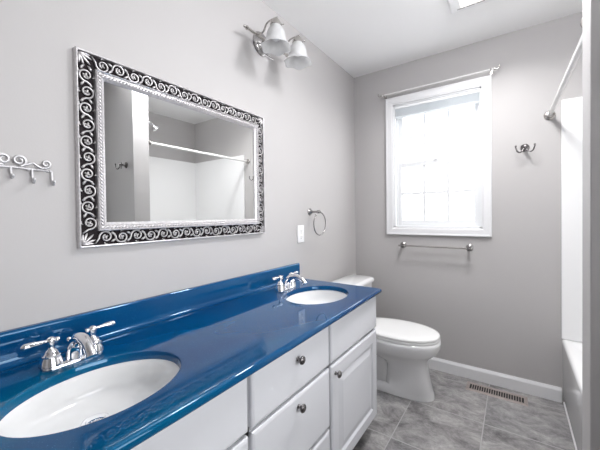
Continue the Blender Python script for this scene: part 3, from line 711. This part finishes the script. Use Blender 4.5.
# ================================================================== toilet
TY = 2.125
toi = thing('toilet', 'white two-piece toilet with closed lid between vanity and back wall', 'toilet', (0.45, TY, 0))
def egg(z, xb, xf, hw, xw=None, p=2.2, n=48, e=0.0, dx=0.0):
    """oval ring from back xb to front xf, half width hw, widest at xw"""
    if xw is None: xw = xb+(xf-xb)*0.42
    pts = []
    for i in range(n):
        a = 2*PI*i/n; c, s = math.cos(a), math.sin(a)
        rx = (xf-xw) if c > 0 else (xw-xb)
        x = xw+rx*math.copysign(abs(c)**(2/p), c); y = hw*math.copysign(abs(s)**(2/p), s)
        pts.append((x, TY+y, z))
    return pts
bm = bmesh.new()
rings(bm, [egg(0.0005, 0.20, 0.742, 0.105, 0.46, 2.7), egg(0.025, 0.20, 0.739, 0.104, 0.46, 2.7), egg(0.040, 0.26, 0.732, 0.100, 0.50, 2.8), egg(0.055, 0.425, 0.727, 0.098, 0.56, 3.0), egg(0.12, 0.435, 0.713, 0.094, 0.56, 3.0), egg(0.19, 0.435, 0.701, 0.095, 0.56, 3.0), egg(0.215, 0.40, 0.699, 0.099, 0.54, 2.8),
           egg(0.238, 0.30, 0.702, 0.108, 0.50, 2.5), egg(0.262, 0.22, 0.716, 0.128, 0.49, 2.3), egg(0.285, 0.195, 0.742, 0.152, 0.50, 2.2), egg(0.31, 0.19, 0.768, 0.172, 0.50, 2.2), egg(0.34, 0.19, 0.780, 0.183, 0.50, 2.2), egg(0.365, 0.19, 0.781, 0.186, 0.50, 2.2), egg(0.380, 0.192, 0.778, 0.184, 0.50, 2.2), egg(0.386, 0.20, 0.770, 0.177, 0.50, 2.2)])
obj('bowl', bm, PORC, toi, smooth=True, angle=60)
bm = bmesh.new()   # trapway and rear foot, narrower than the bowl
rings(bm, [rrect(0.10, 0.47, TY-0.068, TY+0.068, 0.05, 0.0005), rrect(0.10, 0.47, TY-0.068, TY+0.068, 0.05, 0.20), rrect(0.06, 0.34, TY-0.11, TY+0.11, 0.05, 0.28), rrect(0.04, 0.30, TY-0.125, TY+0.125, 0.05, 0.355), rrect(0.04, 0.30, TY-0.125, TY+0.125, 0.05, 0.384)])
obj('trapway', bm, PORC, toi, smooth=True, angle=50)
bm = bmesh.new()
rings(bm, [egg(0.3875, 0.235, 0.770, 0.178, 0.50, 2.15), egg(0.389, 0.23, 0.776, 0.184, 0.50, 2.15), egg(0.396, 0.23, 0.777, 0.185, 0.50, 2.15), egg(0.402, 0.235, 0.772, 0.180, 0.50, 2.15)])
obj('seat', bm, SEATM, toi, smooth=True, angle=50)
bm = bmesh.new()
rings(bm, [egg(0.4045, 0.225, 0.770, 0.178, 0.50, 2.15), egg(0.406, 0.22, 0.776, 0.184, 0.50, 2.15), egg(0.414, 0.22, 0.776, 0.184, 0.50, 2.15), egg(0.4205, 0.225, 0.770, 0.178, 0.50, 2.15), egg(0.424, 0.24, 0.755, 0.160, 0.50, 2.1), egg(0.426, 0.28, 0.70, 0.11, 0.50, 2.1), egg(0.4265, 0.35, 0.62, 0.05, 0.50, 2.0)])
obj('lid', bm, SEATM, toi, smooth=True, angle=60)
for s in (-1, 1):
    bm = bmesh.new(); cyl(bm, (0.222, TY+s*0.055, 0.408), (0.222, TY+s*0.095, 0.408), 0.011, 14); B(bm, 0.212, TY+s*0.055 if s > 0 else TY-0.095, 0.3865, 0.236, TY+0.095 if s > 0 else TY-0.055, 0.402)
    obj('hinge', bm, SEATM, toi, smooth=True, angle=40)
bm = bmesh.new(); hw = 0.208
rings(bm, [rrect(0.052, 0.235, TY-hw+0.03, TY+hw-0.03, 0.04, 0.3865), rrect(0.050, 0.245, TY-hw+0.018, TY+hw-0.018, 0.045, 0.43), rrect(0.050, 0.247, TY-hw+0.004, TY+hw-0.004, 0.045, 0.60), rrect(0.050, 0.250, TY-hw, TY+hw, 0.045, 0.683)])
obj('tank', bm, PORC, toi, smooth=True, angle=50)
bm = bmesh.new(); hw2 = 0.222
rings(bm, [rrect(0.046, 0.256, TY-hw2+0.006, TY+hw2-0.006, 0.045, 0.6835), rrect(0.042, 0.263, TY-hw2, TY+hw2, 0.05, 0.688), rrect(0.042, 0.265, TY-hw2, TY+hw2, 0.05, 0.704), rrect(0.046, 0.259, TY-hw2+0.006, TY+hw2-0.006, 0.048, 0.713), rrect(0.06, 0.24, TY-hw2+0.025, TY+hw2-0.025, 0.04, 0.718)])
obj('tank_lid', bm, PORC, toi, smooth=True, angle=50)
bm = bmesh.new(); lathe(bm, (0.2492, TY-0.14, 0.64), (1, 0, 0), [(0.012, 0), (0.012, 0.006), (0.007, 0.009), (0.007, 0.018)], 14); tube(bm, [(0.265, TY-0.14, 0.64), (0.267, TY-0.11, 0.637), (0.267, TY-0.075, 0.632)], [0.005, 0.006, 0.007], 10)
obj('flush_lever', bm, CHROME, toi, smooth=True, angle=40)
for s in (-1, 1):
    bm = bmesh.new(); ball(bm, (0.33, TY+s*0.088, 0.034), 0.013, 12, (1, 0.7, 1)); obj('bolt_cap', bm, PLAST, toi, smooth=True)

# ================================================================== floor register
vr_ = thing('floor_register', 'taupe metal floor vent set in the tiles under the window wall', 'floor vent', (1.065, 2.42, 0))
vx0, vx1, vy0, vy1 = 0.893, 1.243, 2.362, 2.478
sx0, sx1, sy0, sy1 = 0.915, 1.222, 2.386, 2.454
bm = bmesh.new(); rs = []
def fr(e_, z, base): x0, x1, y0, y1 = base; return [(x0+e_, y0+e_, z), (x1-e_, y0+e_, z), (x1-e_, y1-e_, z), (x0+e_, y1-e_, z)]
O_, I_ = (vx0, vx1, vy0, vy1), (sx0, sx1, sy0, sy1)
rings(bm, [fr(0, 0.0003, O_), fr(0.0, 0.002, O_), fr(0.004, 0.006, O_), fr(-0.002, 0.006, I_), fr(0, 0.004, I_), fr(0, 0.0005, I_)], False, False)
obj('frame', bm, VENT, vr_)
obj('duct_opening', box(sx0-0.001, sy0-0.001, 0.0002, sx1+0.001, sy1+0.001, 0.0012), DARK, vr_)
bm = bmesh.new(); nsl = 22
for k in range(1, nsl):
    x = sx0+(sx1-sx0)*k/nsl; B(bm, x-0.0024, sy0, 0.0012, x+0.0024, sy1, 0.0052)
obj('louvres', bm, VENT, vr_)

# ================================================================== ceiling exhaust fan
ef = thing('ceiling_exhaust_fan', 'white square exhaust fan and light cover on the ceiling', 'exhaust fan', (1.01, 1.92, H))
bm = bmesh.new(); x0, x1, y0, y1 = 0.86, 1.17, 1.76, 2.07
rings(bm, [rrect(x0, x1, y0, y1, 0.012, H-0.0005), rrect(x0, x1, y0, y1, 0.012, H-0.012), rrect(x0+0.012, x1-0.012, y0+0.012, y1-0.012, 0.012, H-0.024), rrect(x0+0.05, x1-0.05, y0+0.05, y1-0.05, 0.012, H-0.027)])
obj('cover', bm, PLAST, ef, smooth=True, angle=30)
obj('light_lens', box(0.92, 1.82, H-0.033, 1.11, 2.01, H-0.0275), LENS, ef, bevel=0.003)
bm = bmesh.new()
for k in range(5): B(bm, 0.90+k*0.05, 2.022+0*k, H-0.0285, 0.94+k*0.05, 2.027, H-0.0268)
obj('grille_slots', bm, RUB, ef)
